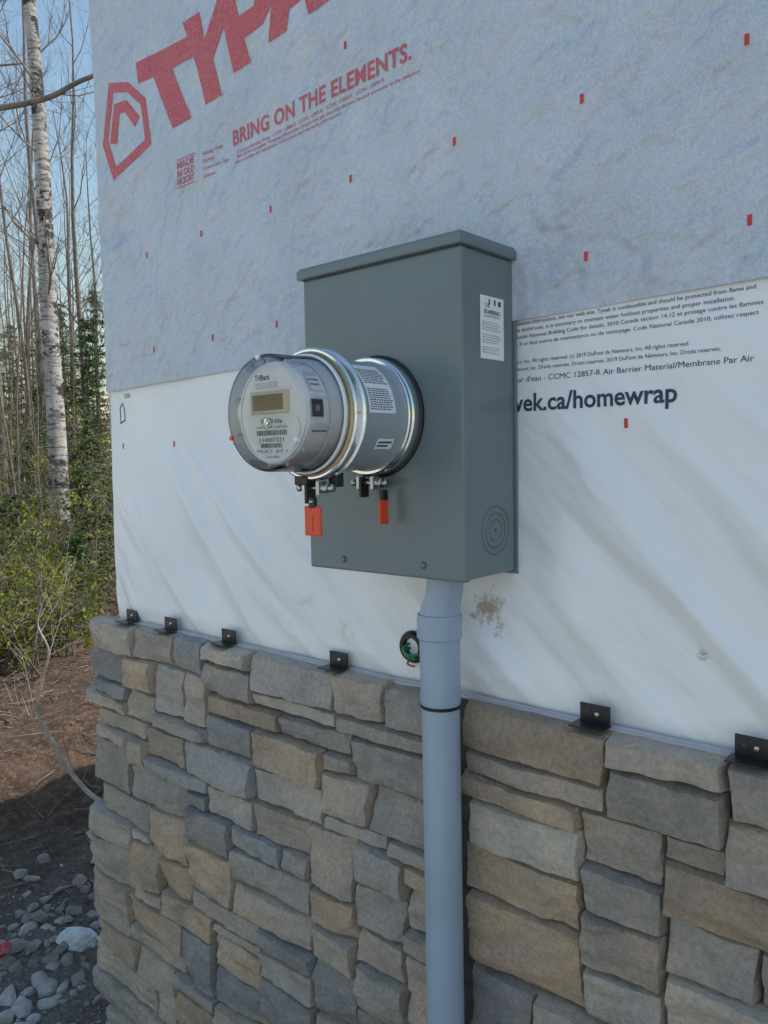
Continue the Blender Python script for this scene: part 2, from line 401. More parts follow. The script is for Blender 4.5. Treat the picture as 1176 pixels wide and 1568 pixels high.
# ------------------------------------------------------------ stone veneer
SV=[];SF=[];SC=[]
pal=[((.45,.415,.375),6),((.48,.41,.34),5),((.50,.39,.29),4),((.32,.31,.305),2),((.41,.36,.31),5),((.52,.47,.40),3),((.36,.355,.355),3)]
pool=[c for c,w in pal for _ in range(w)]
def stone(x0,x1,z0,z1,fn,res,th):
    g=.0006
    x0+=g;x1-=g;z0+=g;z1-=g
    nx=max(3,int((x1-x0)/res));nz=max(3,int((z1-z0)/res))
    c=random.choice(pool);k=U(.82,1.12);col=(c[0]*k,c[1]*k,c[2]*k,1)
    jit=[(U(-.003,.003),U(-.0025,.0025)) for _ in range(4)]
    sd=Vector((U(0,50),U(0,50),U(0,50)))
    tx,tz=U(-.04,.04),U(-.09,.09)
    b=len(SV)
    planes=[]
    for _ in range(random.choice([1,2,3,3])):
        an=U(0,6.283);planes.append((math.cos(an),math.sin(an),U(.3,.85),U(.12,.45)))
    hx,hz=(x1-x0)/2,(z1-z0)/2;mx_,mz_=(x0+x1)/2,(z0+z1)/2
    for i in range(nx+1):
        u=i/nx
        for j in range(nz+1):
            v=j/nz
            w=[(1-u)*(1-v),u*(1-v),(1-u)*v,u*v]
            jx=sum(a*q[0] for a,q in zip(w,jit));jz=sum(a*q[1] for a,q in zip(w,jit))
            x=x0+(x1-x0)*u;z=z0+(z1-z0)*v
            dx=min(u,1-u)*(x1-x0);dz=min(v,1-v)*(z1-z0)
            px=x+jx+.0034*noise.noise(Vector((x*6,z*34,1))+sd)*(1 if dx<.02 else .3)
            pz=z+jz+.0030*noise.noise(Vector((x*30,z*6,7))+sd)*(1 if dz<.02 else .3)
            rx=max(0,1-dx/.0062);rz=max(0,1-dz/.0058)
            cut=min(1,(rx*rx+rz*rz))
            q=Vector((x,z,0))+sd
            n1=noise.noise(q*10)
            n2=noise.noise(q*38);n3=noise.noise(q*95)
            s=noise.noise(Vector((x*6+n2*.2,z*34+n1*1.2,2))+sd)
            st=math.floor(s*4+.5)/4
            h=th+n1*.0065+st*.0075+n2*.0030+n3*.0015+tx*(x-mx_)+tz*(z-mz_)
            for A,Bp,cc,sl in planes:
                e=(A*(x-mx_)/hx+Bp*(z-mz_)/hz)-cc+n2*.12+n1*.1
                if e>0: h-=e*sl*min(hx,hz)*.9
            h=max(h,th-.018)
            h-=cut*(.0075+.008*max(0,noise.noise(q*24)))
            if i in(0,nx) or j in(0,nz): h=th-.021
            SV.append(fn(px,pz,h));SC.append(col)
    n=nz+1
    for i in range(nx):
        for j in range(nz): SF.append((b+i*n+j,b+(i+1)*n+j,b+(i+1)*n+j+1,b+i*n+j+1))
    ring=[(i,0) for i in range(nx)]+[(nx,j) for j in range(nz)]+[(i,nz) for i in range(nx,0,-1)]+[(0,j) for j in range(nz,0,-1)]
    b2=len(SV)
    for i,j in ring:
        u=i/nx;v=j/nz
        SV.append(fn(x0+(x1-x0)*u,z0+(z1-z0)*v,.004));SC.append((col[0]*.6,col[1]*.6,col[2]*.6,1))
    m=len(ring)
    for k in range(m):
        a=b+ring[k][0]*n+ring[k][1];c2=ring[(k+1)%m];d=b+c2[0]*n+c2[1]
        SF.append((a,b2+k,b2+(k+1)%m,d))
def pack(x0,x1,ztop,zbot,fn,res,left_jit=None,right_jit=None,seed=1):
    rs=random.Random(seed)
    ux=.040;uz=.0385
    nx=int(round((x1-x0)/ux));ux=(x1-x0)/nx
    nz=int(round((ztop-zbot)/uz));uz=(ztop-zbot)/nz
    rowz=[ztop-k*uz+(rs.uniform(-.007,.007) if 0<k<nz else 0) for k in range(nz+1)]
    occ=[[False]*nx for _ in range(nz)]
    for r in range(nz):
        for c in range(nx):
            if occ[r][c]: continue
            run=0
            while c+run<nx and not occ[r][c+run] and run<8: run+=1
            hh=rs.choices([1,2,3],[.26,.62,.12])[0]
            if r==0: hh=2 if rs.random()<.8 else 1
            hh=min(hh,nz-r)
            w={1:rs.choice([4,5,6,7]),2:rs.choice([3,4,5,6]),3:rs.choice([3,4,5])}[hh]
            w=min(w,run)
            if run-w==1: w=run if run<=7 else w-1
            while hh>1 and any(occ[r+hh-1][c+q] for q in range(w)): hh-=1
            for a in range(hh):
                for q in range(w): occ[r+a][c+q]=True
            xa=x0+c*ux;xb=x0+(c+w)*ux
            if c==0 and left_jit: xa+=rs.uniform(*left_jit)
            if c+w==nx and right_jit: xb+=rs.uniform(*right_jit)
            stone(xa,xb,rowz[r+hh],rowz[r],fn,res,rs.uniform(.044,.060))
front=lambda x,z,h:(x,-h,z)
pack(-1.875,-.762,ZS,-.06,front,.0048,left_jit=(-.085,.015),right_jit=(-.004,.010),seed=11)
pack(-.708,.45,ZS,-.06,front,.0048,left_jit=(-.012,.008),seed=21)
pack(.45,XR,ZS,-.06,front,.02,seed=8)
pack(-.02,6.5,ZS,-.06,lambda x,z,h:(XL-h-.004,x,z),.02,seed=9)
vw=empty('stone_veneer_wall')
so=mobj('ledge_stones',SV,SF,M_stone,vw,True)
ca_=so.data.color_attributes.new('Col','FLOAT_COLOR','POINT')
ca_.data.foreach_set('color',[q for c in SC for q in c])
try: so.data.set_sharp_from_angle(angle=math.radians(38))
except Exception: pass
mobj('mortar_front',[(XL-.03,-.010,-.1),(XR,-.010,-.1),(XR,-.010,ZS-.008),(XL-.03,-.010,ZS-.008)],[(0,1,2,3)],M_mortar,vw)
mobj('mortar_side',[(XL-.012,-.010,-.1),(XL-.012,6.5,-.1),(XL-.012,6.5,ZS-.008),(XL-.012,-.010,ZS-.008)],[(0,3,2,1)],M_mortar,vw)
def strip(x0,x1,nm):
    prof=[(-.015,1.2140),(-.015,1.2120),(-.0165,1.2108),(-.0215,1.2100),(-.022,1.205)]
    V=[];F=[]
    n=60
    for i in range(n+1):
        x=x0+(x1-x0)*i/n
        for y,z in prof: V.append((x,y+.003*noise.noise(Vector((x*7,0,0))),z+.0022*noise.noise(Vector((x*5,3,0)))))
    k=len(prof)
    for i in range(n):
        for j in range(k-1): F.append((i*k+j,i*k+j+1,(i+1)*k+j+1,(i+1)*k+j))
    mobj(nm,V,F,M_flash,vw,False)
strip(-1.78,XR,'flashing')
for bx in (-1.716,-1.552,-1.337,-1.010,-.498,-.284,.12,.53):
    b=empty('mounting_bracket')
    bbox('tab',bx-.023,bx+.023,-.0245,-.0215,1.213,1.2405,M_blackmetal,b,.0008)
    bbox('foot',bx-.027,bx+.025,-.054,-.0215,1.2118,1.2142,M_blackmetal,b,.0008)
    lathe_y('screw',[(.0001,-.0280),(.003,-.0275),(.0042,-.0255),(.0042,-.0240)],bx+.004,1.227,M_zinc,b,16)
    lathe_y('hole',[(.0022,-.0247),(.0001,-.0248)],bx-.012,1.228,M_groove_shade,b,12)

# ------------------------------------------------------------ meter box
box=empty('electrical_meter_box')
X0,X1,YF=-.950,-.634,-.146
bbox('body',X0+.003,X1-.0030,-.1335,-.0085,1.4215,1.890,M_gray,box,.003)
bbox('cover',X0,X1,YF,-.1305,1.4195,1.8895,M_gray,box,.004,3)
bbox('hood',X0-.007,X1+.005,YF-.008,-.006,1.8900,1.9050,M_gray,box,.0025)
bbox('hood_top',X0-.004,X1+.002,YF-.005,-.004,1.9045,1.9080,M_gray,box,.0012)
bbox('hood_shadow_line',X0+.001,X1-.001,YF-.0005,-.12,1.8885,1.8905,M_groove_shade,box,0)  # dark strip added to paint the shadow line under the hood lip
bbox('back_flange',X0-.001,X1+.001,-.0085,-.0045,1.416,1.894,M_gray,box,.001)
for sx_,sz in ((-.871,1.438),(-.709,1.440)):
    lathe_y('screw',[(.0001,YF-.0032),(.003,YF-.003),(.0042,YF-.0012),(.0044,YF+.001)],sx_,sz,M_gray,box,20)
    lathe_y('screw_slot',[(.0060,YF-.0003),(.0044,YF-.0004)],sx_,sz,M_groove_shade,box,20)
def lathe_x(name,prof,cy,cz,mat,parent,seg=64):
    o=lathe_y(name,prof,0,0,mat,parent,seg)
    for v in o.data.vertices:
        a,b,c=v.co; v.co=(b,cy+a,cz+c)
    o.data.update();return o
S0=X1-.0030
for r in (.037,.027,.017):
    lathe_x('knockout',[(r+.0014,S0-.0004),(r+.0007,S0+.0009),(r,S0+.0011),(r-.0006,S0+.0006),(r-.0012,S0-.0004)],-.063,1.488,M_gray,box)
    lathe_x('knockout_groove',[(r-.0010,S0+.0003),(r-.0019,S0+.0003)],-.063,1.488,M_groove_shade,box)
lathe_x('knockout_dimple',[(.003,S0+.0004),(.0001,S0+.0005)],-.063,1.488,M_groove_shade,box,20)
mobj('side_label',[(S0+.0006,-.098,1.739),(S0+.0006,-.036,1.739),(S0+.0006,-.036,1.829),(S0+.0006,-.098,1.829)],[(0,1,2,3)],M_label,box)
B=Batch();fs_=lambda a,b:(S0+.0011,-.098+a,1.739+b)
put2=lambda B,t,x,z,fn,h,w=None,off=0:(lambda r:B.add(r[0],r[1],lambda a,b:fn(x+a,z+b)))(font_mesh(t,offset=off,width=w,height=h,res=2))
put2(B,"EK400R06C",.010,.0645,fs_,.0062,.043,.01)
put2(B,"C US",.012,.074,fs_,.0055,.012,.02)
put2(B,"MILLBURY INDUSTRIES",.010,.060,fs_,.0025,.04)
for i in range(13):
    if i in(4,9): continue
    put2(B,"installation of meter socket rated "+"xymn"[i%4]*2+" volt cable wire max",.004,.0515-i*.0036,fs_,.0022,U(.038,.054))
B.rect(.022,.025,.078,.086,fs_);B.rect(.036,.040,.078,.086,fs_);B.rect(.047,.054,.078,.085,fs_)
B.out('side_label_text',M_labelgrey,box)

# ------------------------------------------------------------ meter adapter + meter
CX,CZ=-.795,1.661
ad=empty('meter_socket_adapter')
lathe_y('base_ring',[(.078,YF+.001),(.0925,YF+.001),(.0925,YF-.004),(.088,YF-.006)],CX,CZ,M_black,ad)  # black ring around the base of the hub
lathe_y('hub',[(.088,YF-.002),(.088,YF-.012),(.085,YF-.016)],CX,CZ,M_gray,ad)
def ring(nm,r,y,w,par,mat=M_chrome,prot=.006):
    pr=[(r-.004,y),(r+prot*.6,y),(r+prot,y-.0015),(r+prot,y-.003),(r+prot*.45,y-.005),(r+prot*.35,y-w/2),(r+prot*.45,y-w+.005),(r+prot,y-w+.003),(r+prot,y-w+.0015),(r+prot*.6,y-w),(r-.004,y-w)]
    return lathe_y(nm,pr,CX,CZ,mat,par,128)
ring('clamp_ring',.083,YF-.014,.014,ad,prot=.0045)
lathe_y('cylinder',[(.083,YF-.026),(.0815,YF-.029),(.0800,YF-.032),(.0800,-.250),(.0815,-.256),(.0815,-.268),(.084,-.270)],CX,CZ,M_gray2,ad,128)
mt=empty('electric_meter')
ring('lock_ring',.0855,-.268,.022,mt)
lathe_y('inner_lip',[(.089,-.2885),(.084,-.2915),(.079,-.2930)],CX,CZ,M_brass,mt)
gp=[(.0835,-.290),(.0835,-.297),(.0805,-.299),(.0790,-.305),(.0780,-.345),(.0775,-.362),(.0765,-.367),(.0735,-.3705),(.070,-.3715),(.067,-.3705),(.064,-.3695),(.0001,-.3695)]
lathe_y('clear_cover',gp,CX,CZ,M_glass,mt,128)
lathe_y('cover_flange',[(.0805,-.2935),(.0825,-.2955),(.0825,-.299),(.0800,-.301)],CX,CZ,M_meter,mt)
lathe_y('meter_base',[(.076,-.292),(.0750,-.305),(.0740,-.316),(.0710,-.318)],CX,CZ,M_meterface,mt)
lathe_y('meter_body',[(.0735,-.314),(.0700,-.316),(.0690,-.345),(.0675,-.352),(.0645,-.3545),(.0001,-.3546)],CX,CZ,M_meter,mt,96)
def frect(nm,x0,x1,z0,z1,y0,y1,mat,bev=.0008): return bbox(nm,x0,x1,y1,y0,z0,z1,mat,mt,bev)
frect('bezel',-.836,-.761,1.6605,1.6905,-.353,-.3585,M_bezel,.0015)
frect('lcd',-.830,-.769,1.6650,1.6860,-.357,-.3591,M_lcd,.0004)
frect('top_label',-.829,-.770,1.694,1.715,-.353,-.3560,M_label,.0003)
V=[];n=40
for i in range(n+1):
    a=math.pi+math.pi*i/n
    V.append((CX+.054*math.cos(a),-.3558,1.646+.049*math.sin(a)))
V+= [(CX+.048,-.3558,1.655),(CX-.048,-.3558,1.655)]
mobj('lower_label',V,[tuple(range(len(V)))],M_label,mt)
lathe_y('face_rim',[(.0665,-.3530),(.0660,-.3560),(.0635,-.3562),(.0630,-.3545)],CX,CZ,M_meterface,mt)
B=Batch();fq=lambda a,b:(a,-.3564,b)
put2(B,"Trilliant",-.827,1.7055,fq,.0075,.030,.02)
for i in range(3): put2(B,"network smart module 2400",-.826,1.7005-i*.0028,fq,.0018,.045)
put2(B,"FOCUS AXe",-.817,1.6480,fq,.0050,.042,.01)
put2(B,"FORM 2S  240V  CL200  60Hz",-.826,1.6415,fq,.0028,.062)
x=-.826
rb=random.Random(3)
while x<-.768:
    w=rb.choice([.0006,.0010,.0016]);B.rect(x,x+w,1.632,1.6388,fq);x+=w+rb.choice([.0007,.0012])
put2(B,"J H007331",-.822,1.6235,fq,.0055,.050,.01)
x=-.818
while x<-.776:
    w=rb.choice([.0006,.0010,.0014]);B.rect(x,x+w,1.6155,1.6215,fq);x+=w+rb.choice([.0007,.0012])
put2(B,"MULT. BY 1",-.826,1.6092,fq,.0036,.060)
put2(B,"Landis",-.808,1.6020,fq,.0036,.026)
B.out('face_text',M_labelgrey,mt)
B=Batch();fl=lambda a,b:(a,-.3593,b)
for k in range(4):
    xx=-.820+k*.011
    for (a,b_,c_,d_) in ((0,.006,.0,.001),(0,.006,.006,.007),(0,.006,.012,.013),(0,.001,0,.013),(.005,.006,0,.013)):
        if rb.random()<.8: B.rect(xx+a,xx+b_,1.669+c_,1.669+d_,fl)
B.out('lcd_digits',M_labelgrey,mt)
for k in range(12):
    a=math.radians(30*k+15)
    x=CX+.0700*math.cos(a);z=CZ+.0700*math.sin(a)
    bbox('rib',x-.0022,x+.0022,-.347,-.316,z-.0022,z+.0022,M_meterface,mt,.0005)
def curved_data(V,F,r,y0,y1,a0,a1,n):
    b=len(V)
    for i in range(n+1):
        a=math.radians(a0+(a1-a0)*i/n)
        V+=[(CX+r*math.cos(a),y0,CZ+r*math.sin(a)),(CX+r*math.cos(a),y1,CZ+r*math.sin(a))]
    for i in range(n): F.append((b+2*i,b+2*i+1,b+2*i+3,b+2*i+2))
def curved(nm,r,y0,y1,a0,a1,mat,par,n=14):
    V=[];F=[];curved_data(V,F,r,y0,y1,a0,a1,n)
    return mobj(nm,V,F,mat,par,True)
curved('optical_port',.0716,-.350,-.330,-6,12,M_black,mt)
curved('optical_port_eye',.0719,-.344,-.337,0,6,M_labelmid,mt,4)
curved('body_label',.0712,-.346,-.322,22,40,M_label,mt)
curved('body_label_text',.0715,-.344,-.326,34,36,M_labelmid,mt,3)
curved('body_label_text',.0715,-.344,-.328,28,30,M_labelmid,mt,3)
curved('body_slot',.0712,-.347,-.320,64,66,M_labelmid,mt,3)
curved('body_slot',.0712,-.347,-.320,-22,-20,M_labelmid,mt,3)
lathe_y('reset_stem',[(.0001,-.3745),(.004,-.3745),(.005,-.3725),(.005,-.3690)],CX+.010,CZ-.012,M_glass,mt,24)
ringpts=[(CX+.013+.0075*math.cos(t),-.377-.002*math.sin(t),CZ-.014+.0075*math.sin(t)) for t in [i*math.pi/10 for i in range(21)]]
tube('seal_wire',ringpts,.0007,M_zinc,mt,6)
tube('seal_wire_tail',smoothpath([(CX+.013,-.377,CZ-.0065),(CX+.018,-.378,CZ-.014),(CX+.024,-.377,CZ-.018)]),.0007,M_zinc,mt,6)
for a in (205,95,330):
    x=CX+.073*math.cos(math.radians(a));z=CZ+.073*math.sin(math.radians(a))
    lathe_y('cover_boss',[(.0001,-.3735),(.003,-.3732),(.0035,-.3695)],x,z,M_meter if a!=205 else M_redtab,mt,16)
curved('warning_label',.0804,-.251,-.196,0,58,M_label,ad)
curved('small_label',.0804,-.226,-.190,-38,-26,M_label,ad)
WV=[];WF=[]
for i in range(24):
    if i in(0,1,2,12,13): continue
    a=56-i*2.3;y=-.248
    while y<-.202:
        w=U(.002,.007)
        if y+w>-.200: break
        curved_data(WV,WF,.0807,y,y+w,a,a+1.1,2);y+=w+.0013
curved_data(WV,WF,.0807,-.223,-.194,-31,-29,3);curved_data(WV,WF,.0807,-.223,-.200,-35,-33,3)
mobj('label_text',WV,WF,M_labelgrey,ad)
def clamp(par,y,cz):
    z=cz
    tube('bolt',[(CX-.034,y,z),(CX+.034,y,z)],.0028,M_zinc,par,12)
    tube('bolt_head',[(CX+.030,y,z),(CX+.037,y,z)],.0062,M_zinc,par,6)
    tube('nut',[(CX-.032,y,z),(CX-.026,y,z)],.0060,M_zinc,par,6)
    bbox('lug_a',CX-.018,CX-.012,y-.008,y+.008,z-.010,z+.010,M_zinc,par,.001)
    bbox('lug_b',CX+.010,CX+.016,y-.008,y+.008,z-.010,z+.010,M_zinc,par,.001)
    tube('barrel',[(CX+.016,y,z),(CX+.028,y,z)],.0072,M_zinc,par,14)
    bbox('strap',CX-.012,CX-.007,y-.009,y+.009,z-.022,z+.006,M_black,par,.001)
clamp(mt,-.281,1.559);clamp(ad,-.168,1.562)
def tag(par,x0,x1,y,z0,z1):
    bbox('seal_tag',x0,x1,y-.0022,y+.0022,z0,z1,M_redtab,par,.0018,3)
    bbox('seal_tag_rib',(x0+x1)/2-.0012,(x0+x1)/2+.0012,y-.0034,y+.0,z0+.006,z1-.012,M_redtab,par,.0006)
    bbox('seal_neck',(x0+x1)/2-.006,(x0+x1)/2+.006,y-.003,y+.003,z1-.003,z1+.012,M_black,par,.001)
    tube('seal_rivet',[((x0+x1)/2,y-.005,z1+.006),((x0+x1)/2,y+.005,z1+.006)],.003,M_zinc,par,10)
tag(mt,-.808,-.776,-.288,1.492,1.534)
bbox('seal_block',CX+.018,CX+.034,-.272,-.256,1.560,1.580,M_black,mt,.002)
bbox('strap_base',CX-.030,CX-.004,-.292,-.272,1.563,1.576,M_black,mt,.002)
bbox('seal_tag',-.7685,-.7640,-.178,-.158,1.500,1.538,M_redtab,ad,.0018,3)
bbox('seal_neck',-.7700,-.7630,-.172,-.160,1.536,1.551,M_black,ad,.001)

# ------------------------------------------------------------ conduit
cp=empty('conduit_pipe')
PX,PY=-.722,-.0925
def vpipe(nm,prof,mat):
    V=[];F=[];s=64
    for z,r,ox in prof:
        for i in range(s):
            a=2*math.pi*i/s;V.append((PX+ox+r*math.cos(a),PY+r*math.sin(a),z))
    for k in range(len(prof)-1):
        for i in range(s):
            j=(i+1)%s;F.append((k*s+i,k*s+j,(k+1)*s+j,(k+1)*s+i))
    o=mobj(nm,V,F,mat,cp,True)
    try:o.data.set_sharp_from_angle(angle=math.radians(30))
    except Exception:pass
vpipe('pipe',[(-.1,.0298,0),(.4,.0298,0),(.8,.0298,0),(1.215,.0298,0)],M_pvc)
vpipe('tape',[(1.2120,.0300,0),(1.2120,.0314,0),(1.2172,.0318,0),(1.2172,.0300,0)],M_black)
vpipe('expansion_sleeve',[(1.217,.0300,0),(1.217,.0308,0),(1.220,.0314,0),(1.27,.0314,0),(1.323,.0314,0)],M_pvc)
vpipe('coupling',[(1.320,.0310,0),(1.320,.0340,0),(1.322,.0352,0),(1.354,.0352,0),(1.358,.0345,.0005),(1.3590,.0318,.001),(1.370,.0302,.003),(1.390,.0285,.010),(1.4215,.0285,.013)],M_pvc)

# ------------------------------------------------------------ ground
def gh(x,y):
    d=max(0,math.hypot(x+1.8,y)-1.2)
    h=.05*noise.noise(Vector((x*.9,y*.9,0)))+.03*noise.noise(Vector((x*2.7,y*2.7,3)))
    if XL-.1<x and y>-.1: return -.03
    k=min(1,max(0,(math.hypot(x+1.9,min(0,y) if x>XL else y))/1.0))
    bank=.22*math.exp(-((x+4.6)**2)/1.6)*(1+.5*noise.noise(Vector((y*.7,x,2))))
    return h*k+.03*noise.noise(Vector((x*8,y*8,1)))*k+.015*noise.noise(Vector((x*19,y*19,1)))*k+bank*min(1,d/2)
def geo(lim,c0):
    a=[0];s=.05
    while a[-1]<lim:
        a.append(a[-1]+s)
        if a[-1]>3.5: s*=1.08
    a[-1]=lim
    return sorted(set([c0-q for q in a]+[c0+q for q in a]))
gx=geo(250,-3.4);gy=geo(250,.8)
V=[(x,y,gh(x,y)) for x in gx for y in gy];n=len(gy)
F=[(i*n+j,(i+1)*n+j,(i+1)*n+j+1,i*n+j+1) for i in range(len(gx)-1) for j in range(n-1)]
mobj('ground',V,F,M_ground,None,True)
ico_=bmesh.new();bmesh.ops.create_icosphere(ico_,subdivisions=2,radius=1)
iv=[v.co.copy() for v in ico_.verts];ifc=[tuple(v.index for v in f.verts) for f in ico_.faces];ico_.free()
RV=[];RF=[]
def rock(x,y,s,RV,RF):
    b=len(RV);sd=Vector((U(0,99),U(0,99),U(0,99)));sc=Vector((U(.7,1.4),U(.5,1.1),U(.35,.75)))
    rot=Matrix.Rotation(U(0,6.3),3,'Z')@Matrix.Rotation(U(-.7,.7),3,'X')
    z=gh(x,y)
    pl=[Vector((U(-1,1),U(-1,1),U(-1,1))).normalized() for _ in range(7)]
    pd=[U(.5,.85) for _ in range(7)]
    for v in iv:
        q=v*(1+.2*noise.noise(v*1.6+sd))
        for nn,d0 in zip(pl,pd):
            e=q.dot(nn)-d0
            if e>0: q=q-nn*e
        q=Vector((q.x*sc.x,q.y*sc.y,q.z*sc.z));q=rot@q
        RV.append((x+q.x*s,y+q.y*s,z+q.z*s+s*.05))
    RF.extend(tuple(b+i for i in f) for f in ifc)
for i in range(4200):
    x=U(-3.4,-1.95);y=U(-1.3,1.5)
    if math.hypot(x+2.35,y+.2)>.55+abs(random.gauss(0,.24)): continue
    rock(x,y,.005+.030*R()**4,RV,RF)
for i in range(40):
    rock(U(-2.8,-2.0),U(-.6,.34),U(.020,.048),RV,RF)
for x,y,s in ((-2.34,-.02,.045),(-2.60,.02,.045),(-2.28,-.15,.045)): rock(x,y,s,RV,RF)
for i in range(500):
    rock(U(-1.9,2.5),U(-2.2,-.15),.008+.03*R()**3,RV,RF)
mobj('gravel',RV,RF,M_rock,None,False)
V=[];F=[];rock(-2.45,.16,.095,V,F);mobj('white_rock',V,F,M_wrock,None,False)
V=[];F=[]
for i in range(9):
    for j in range(6):
        x=-2.63+i*.009+j*.003;y=-.03+j*.008-i*.004
        V.append((x,y,gh(x,y)+.030+.018*noise.noise(Vector((i*.7,j*.8,3)))))
for i in range(8):
    for j in range(5): F.append((i*6+j,(i+1)*6+j,(i+1)*6+j+1,i*6+j+1))
mobj('plastic_scrap',V,F,M_redscrap,None,False)

# ------------------------------------------------------------ vegetation
def W(Rr,Fw,z=0):
    return Vector((Rr*.7547-Fw*.6561,-1.048+Rr*.6561+Fw*.7547,z))
def rvec(a=1): return Vector((U(-a,a),U(-a,a),U(-a,a)))
def branch(p,d,L,r,depth,V,F):
    n=4 if depth>0 else 3
    pts=[p.copy()];q=p.copy();dd=d.normalized()
    for i in range(n):
        dd=(dd+rvec(.22)+Vector((0,0,.10))).normalized();q=q+dd*L/n;pts.append(q.copy())
    tube_data(pts,[r*(1-.8*i/n) for i in range(n+1)],3 if r<.02 else 5,V,F)
    if depth>0:
        k=random.randint(4,6)
        for i in range(k):
            t=U(.25,1);idx=min(n-1,int(t*n));a=pts[idx].lerp(pts[idx+1],t*n-idx)
            nd=(dd*.8+rvec(.9)+Vector((0,0,.25))).normalized()
            branch(a,nd,L*U(.35,.6),r*.45,depth-1,V,F)
def baretree(base,H,r,V,F,nb=16,depth=2,low=.3,lean=None,rmin=.004):
    pts=[];n=10;lean=lean if lean is not None else Vector((U(-.06,.06),U(-.06,.06),0))
    for i in range(n+1):
        t=i/n;pts.append(base+Vector((0,0,H*t))+lean*H*t+Vector((noise.noise(Vector((t*3,base.x,0))),noise.noise(Vector((t*3,base.y,5))),0))*.025*H*t)
    tube_data(pts,[max(rmin,r*(1-.85*(i/n)**1.1)) for i in range(n+1)],7,V,F)
    for i in range(nb):
        t=low+(1-low)*(i+R())/nb;t=min(t,.98);k=int(t*n);a=pts[k].lerp(pts[k+1],t*n-k)
        an=U(0,6.28);d=Vector((math.cos(an),math.sin(an),U(.5,1.3)))
        branch(a,d,H*U(.12,.24)*(1.15-t*.6),r*.30*(1.1-t*.7),depth,V,F)
V=[];F=[]
for i in range(46):
    Fw=11+24*R()**1.1;a=U(-.62,-.28);Rr=a*Fw
    H=U(6,12);baretree(W(Rr,Fw),H,U(.025,.065),V,F,nb=12,depth=2,low=.25)
for i in range(40):
    Fw=U(25,60);a=U(-2.2,-.64)
    baretree(W(a*Fw,Fw),U(8,13),U(.06,.11),V,F,nb=10,depth=1,low=.2,rmin=.01)
for i in range(16):
    Fw=U(25,55);a=U(-.64,-.2)
    baretree(W(a*Fw,Fw),U(7,11),U(.05,.08),V,F,nb=10,depth=1,low=.2,rmin=.01)
for i in range(24):
    Fw=U(8,14);a=U(-.62,-.36)
    baretree(W(a*Fw,Fw),U(2.5,5.5),U(.012,.022),V,F,nb=9,depth=1,low=.2,rmin=.003)
mobj('deciduous_woodland',V,F,M_bark,None,True)
bt=empty('birch_tree')
bp=[W(-3.97,9.65,-.1),W(-3.99,9.65,1.0),W(-3.99,9.65,2.2),W(-4.01,9.65,3.6),W(-4.0,9.65,5.0),W(-4.03,9.65,6.4),W(-4.10,9.65,8.2),W(-4.12,9.7,10.5),W(-4.2,9.7,13)]
sp=smoothpath(bp,5);m_=len(sp)
V=[];F=[];tube_data(sp,[.130*(1-.68*i/m_)+(.035 if i==0 else 0) for i in range(m_)],20,V,F)
mobj('trunk',V,F,M_birch,bt,True)
V=[];F=[]
for i in range(22):
    z=U(2.8,12.5);k=min(range(m_),key=lambda j:abs(sp[j].z-z));a=sp[k]
    an=U(0,6.28);branch(a,Vector((math.cos(an),math.sin(an),U(.3,1))),U(.5,1.7),U(.008,.02),2,V,F)
mobj('limbs',V,F,M_bark,bt,True)
tt=empty('bare_tree')
V=[];F=[];base=Vector((-8.0,1.2,-.05));baretree(base,10,.12,V,F,nb=8,depth=2,low=.6,lean=Vector((0,0,0)))
lim=smoothpath([(-8.0,1.2,4.25),(-7.4,1.75,4.62),(-7.04,2.11,4.68),(-6.7,2.38,4.75),(-6.43,2.63,4.92),(-5.8,3.15,5.1)],5)
tube_data(lim,[.035-.02*i/len(lim) for i in range(len(lim))],8,V,F)
for k in (8,12,16,20):
    if k<len(lim): branch(lim[k],Vector((.4,.5,U(-.3,.6))),.7,.007,2,V,F)
lim=smoothpath([(-8.0,1.2,4.7),(-7.4,1.7,4.95),(-7.1,2.0,5.0),(-6.8,2.2,5.0)],5)
tube_data(lim,[.022-.016*i/len(lim) for i in range(len(lim))],8,V,F)
mobj('trunk_and_limbs',V,F,M_bark,tt,True)
def leaf(p,s,V,F,el=1.5):
    n=rvec().normalized();a=n.cross(rvec().normalized())
    if a.length<.05: return
    a.normalize();b=n.cross(a);k=len(V)
    V.extend([tuple(p-a*s*el),tuple(p+b*s*.6),tuple(p+a*s*el),tuple(p-b*s*.6)]);F.append((k,k+1,k+2,k+3))
V=[];F=[];TV=[];TF=[]
for i in range(150):
    near=i<46
    Fw=U(4.9,7.2) if near else U(7,15)
    a=U(-.66,-.40) if near else U(-.66,-.3);c=W(a*Fw,Fw)
    c.z=gh(c.x,c.y);H=U(.25,.75) if near else U(.5,1.9)*(1 if Fw<10 else 1.3)
    for s in range(3):
        d=Vector((U(-.35,.35),U(-.35,.35),1));pts=[c+d*H*t+Vector((noise.noise(Vector((t*3,c.x+s,0))),noise.noise(Vector((t*3,c.y+s,1))),0))*.15*H for t in (0,.35,.7,1)]
        tube_data(pts,[.009,.007,.005,.002],4,TV,TF)
        for q in range(8):
            t=U(.15,1)*2.99;kk=int(t);a0=pts[kk].lerp(pts[kk+1],t-kk)
            e=a0+Vector((U(-.35,.35),U(-.35,.35),U(-.05,.25)))
            tube_data([a0,a0.lerp(e,.5)+rvec(.03),e],[.004,.003,.0015],3,TV,TF)
            if (s+i)%5<4:
                for l in range(11):
                    leaf(a0.lerp(e,U(.2,1.1))+rvec(.07),U(.009,.024),V,F)
us=empty('shrub_undergrowth')
mobj('foliage',V,F,M_leaf,us);mobj('stems',TV,TF,M_bark,us,True)
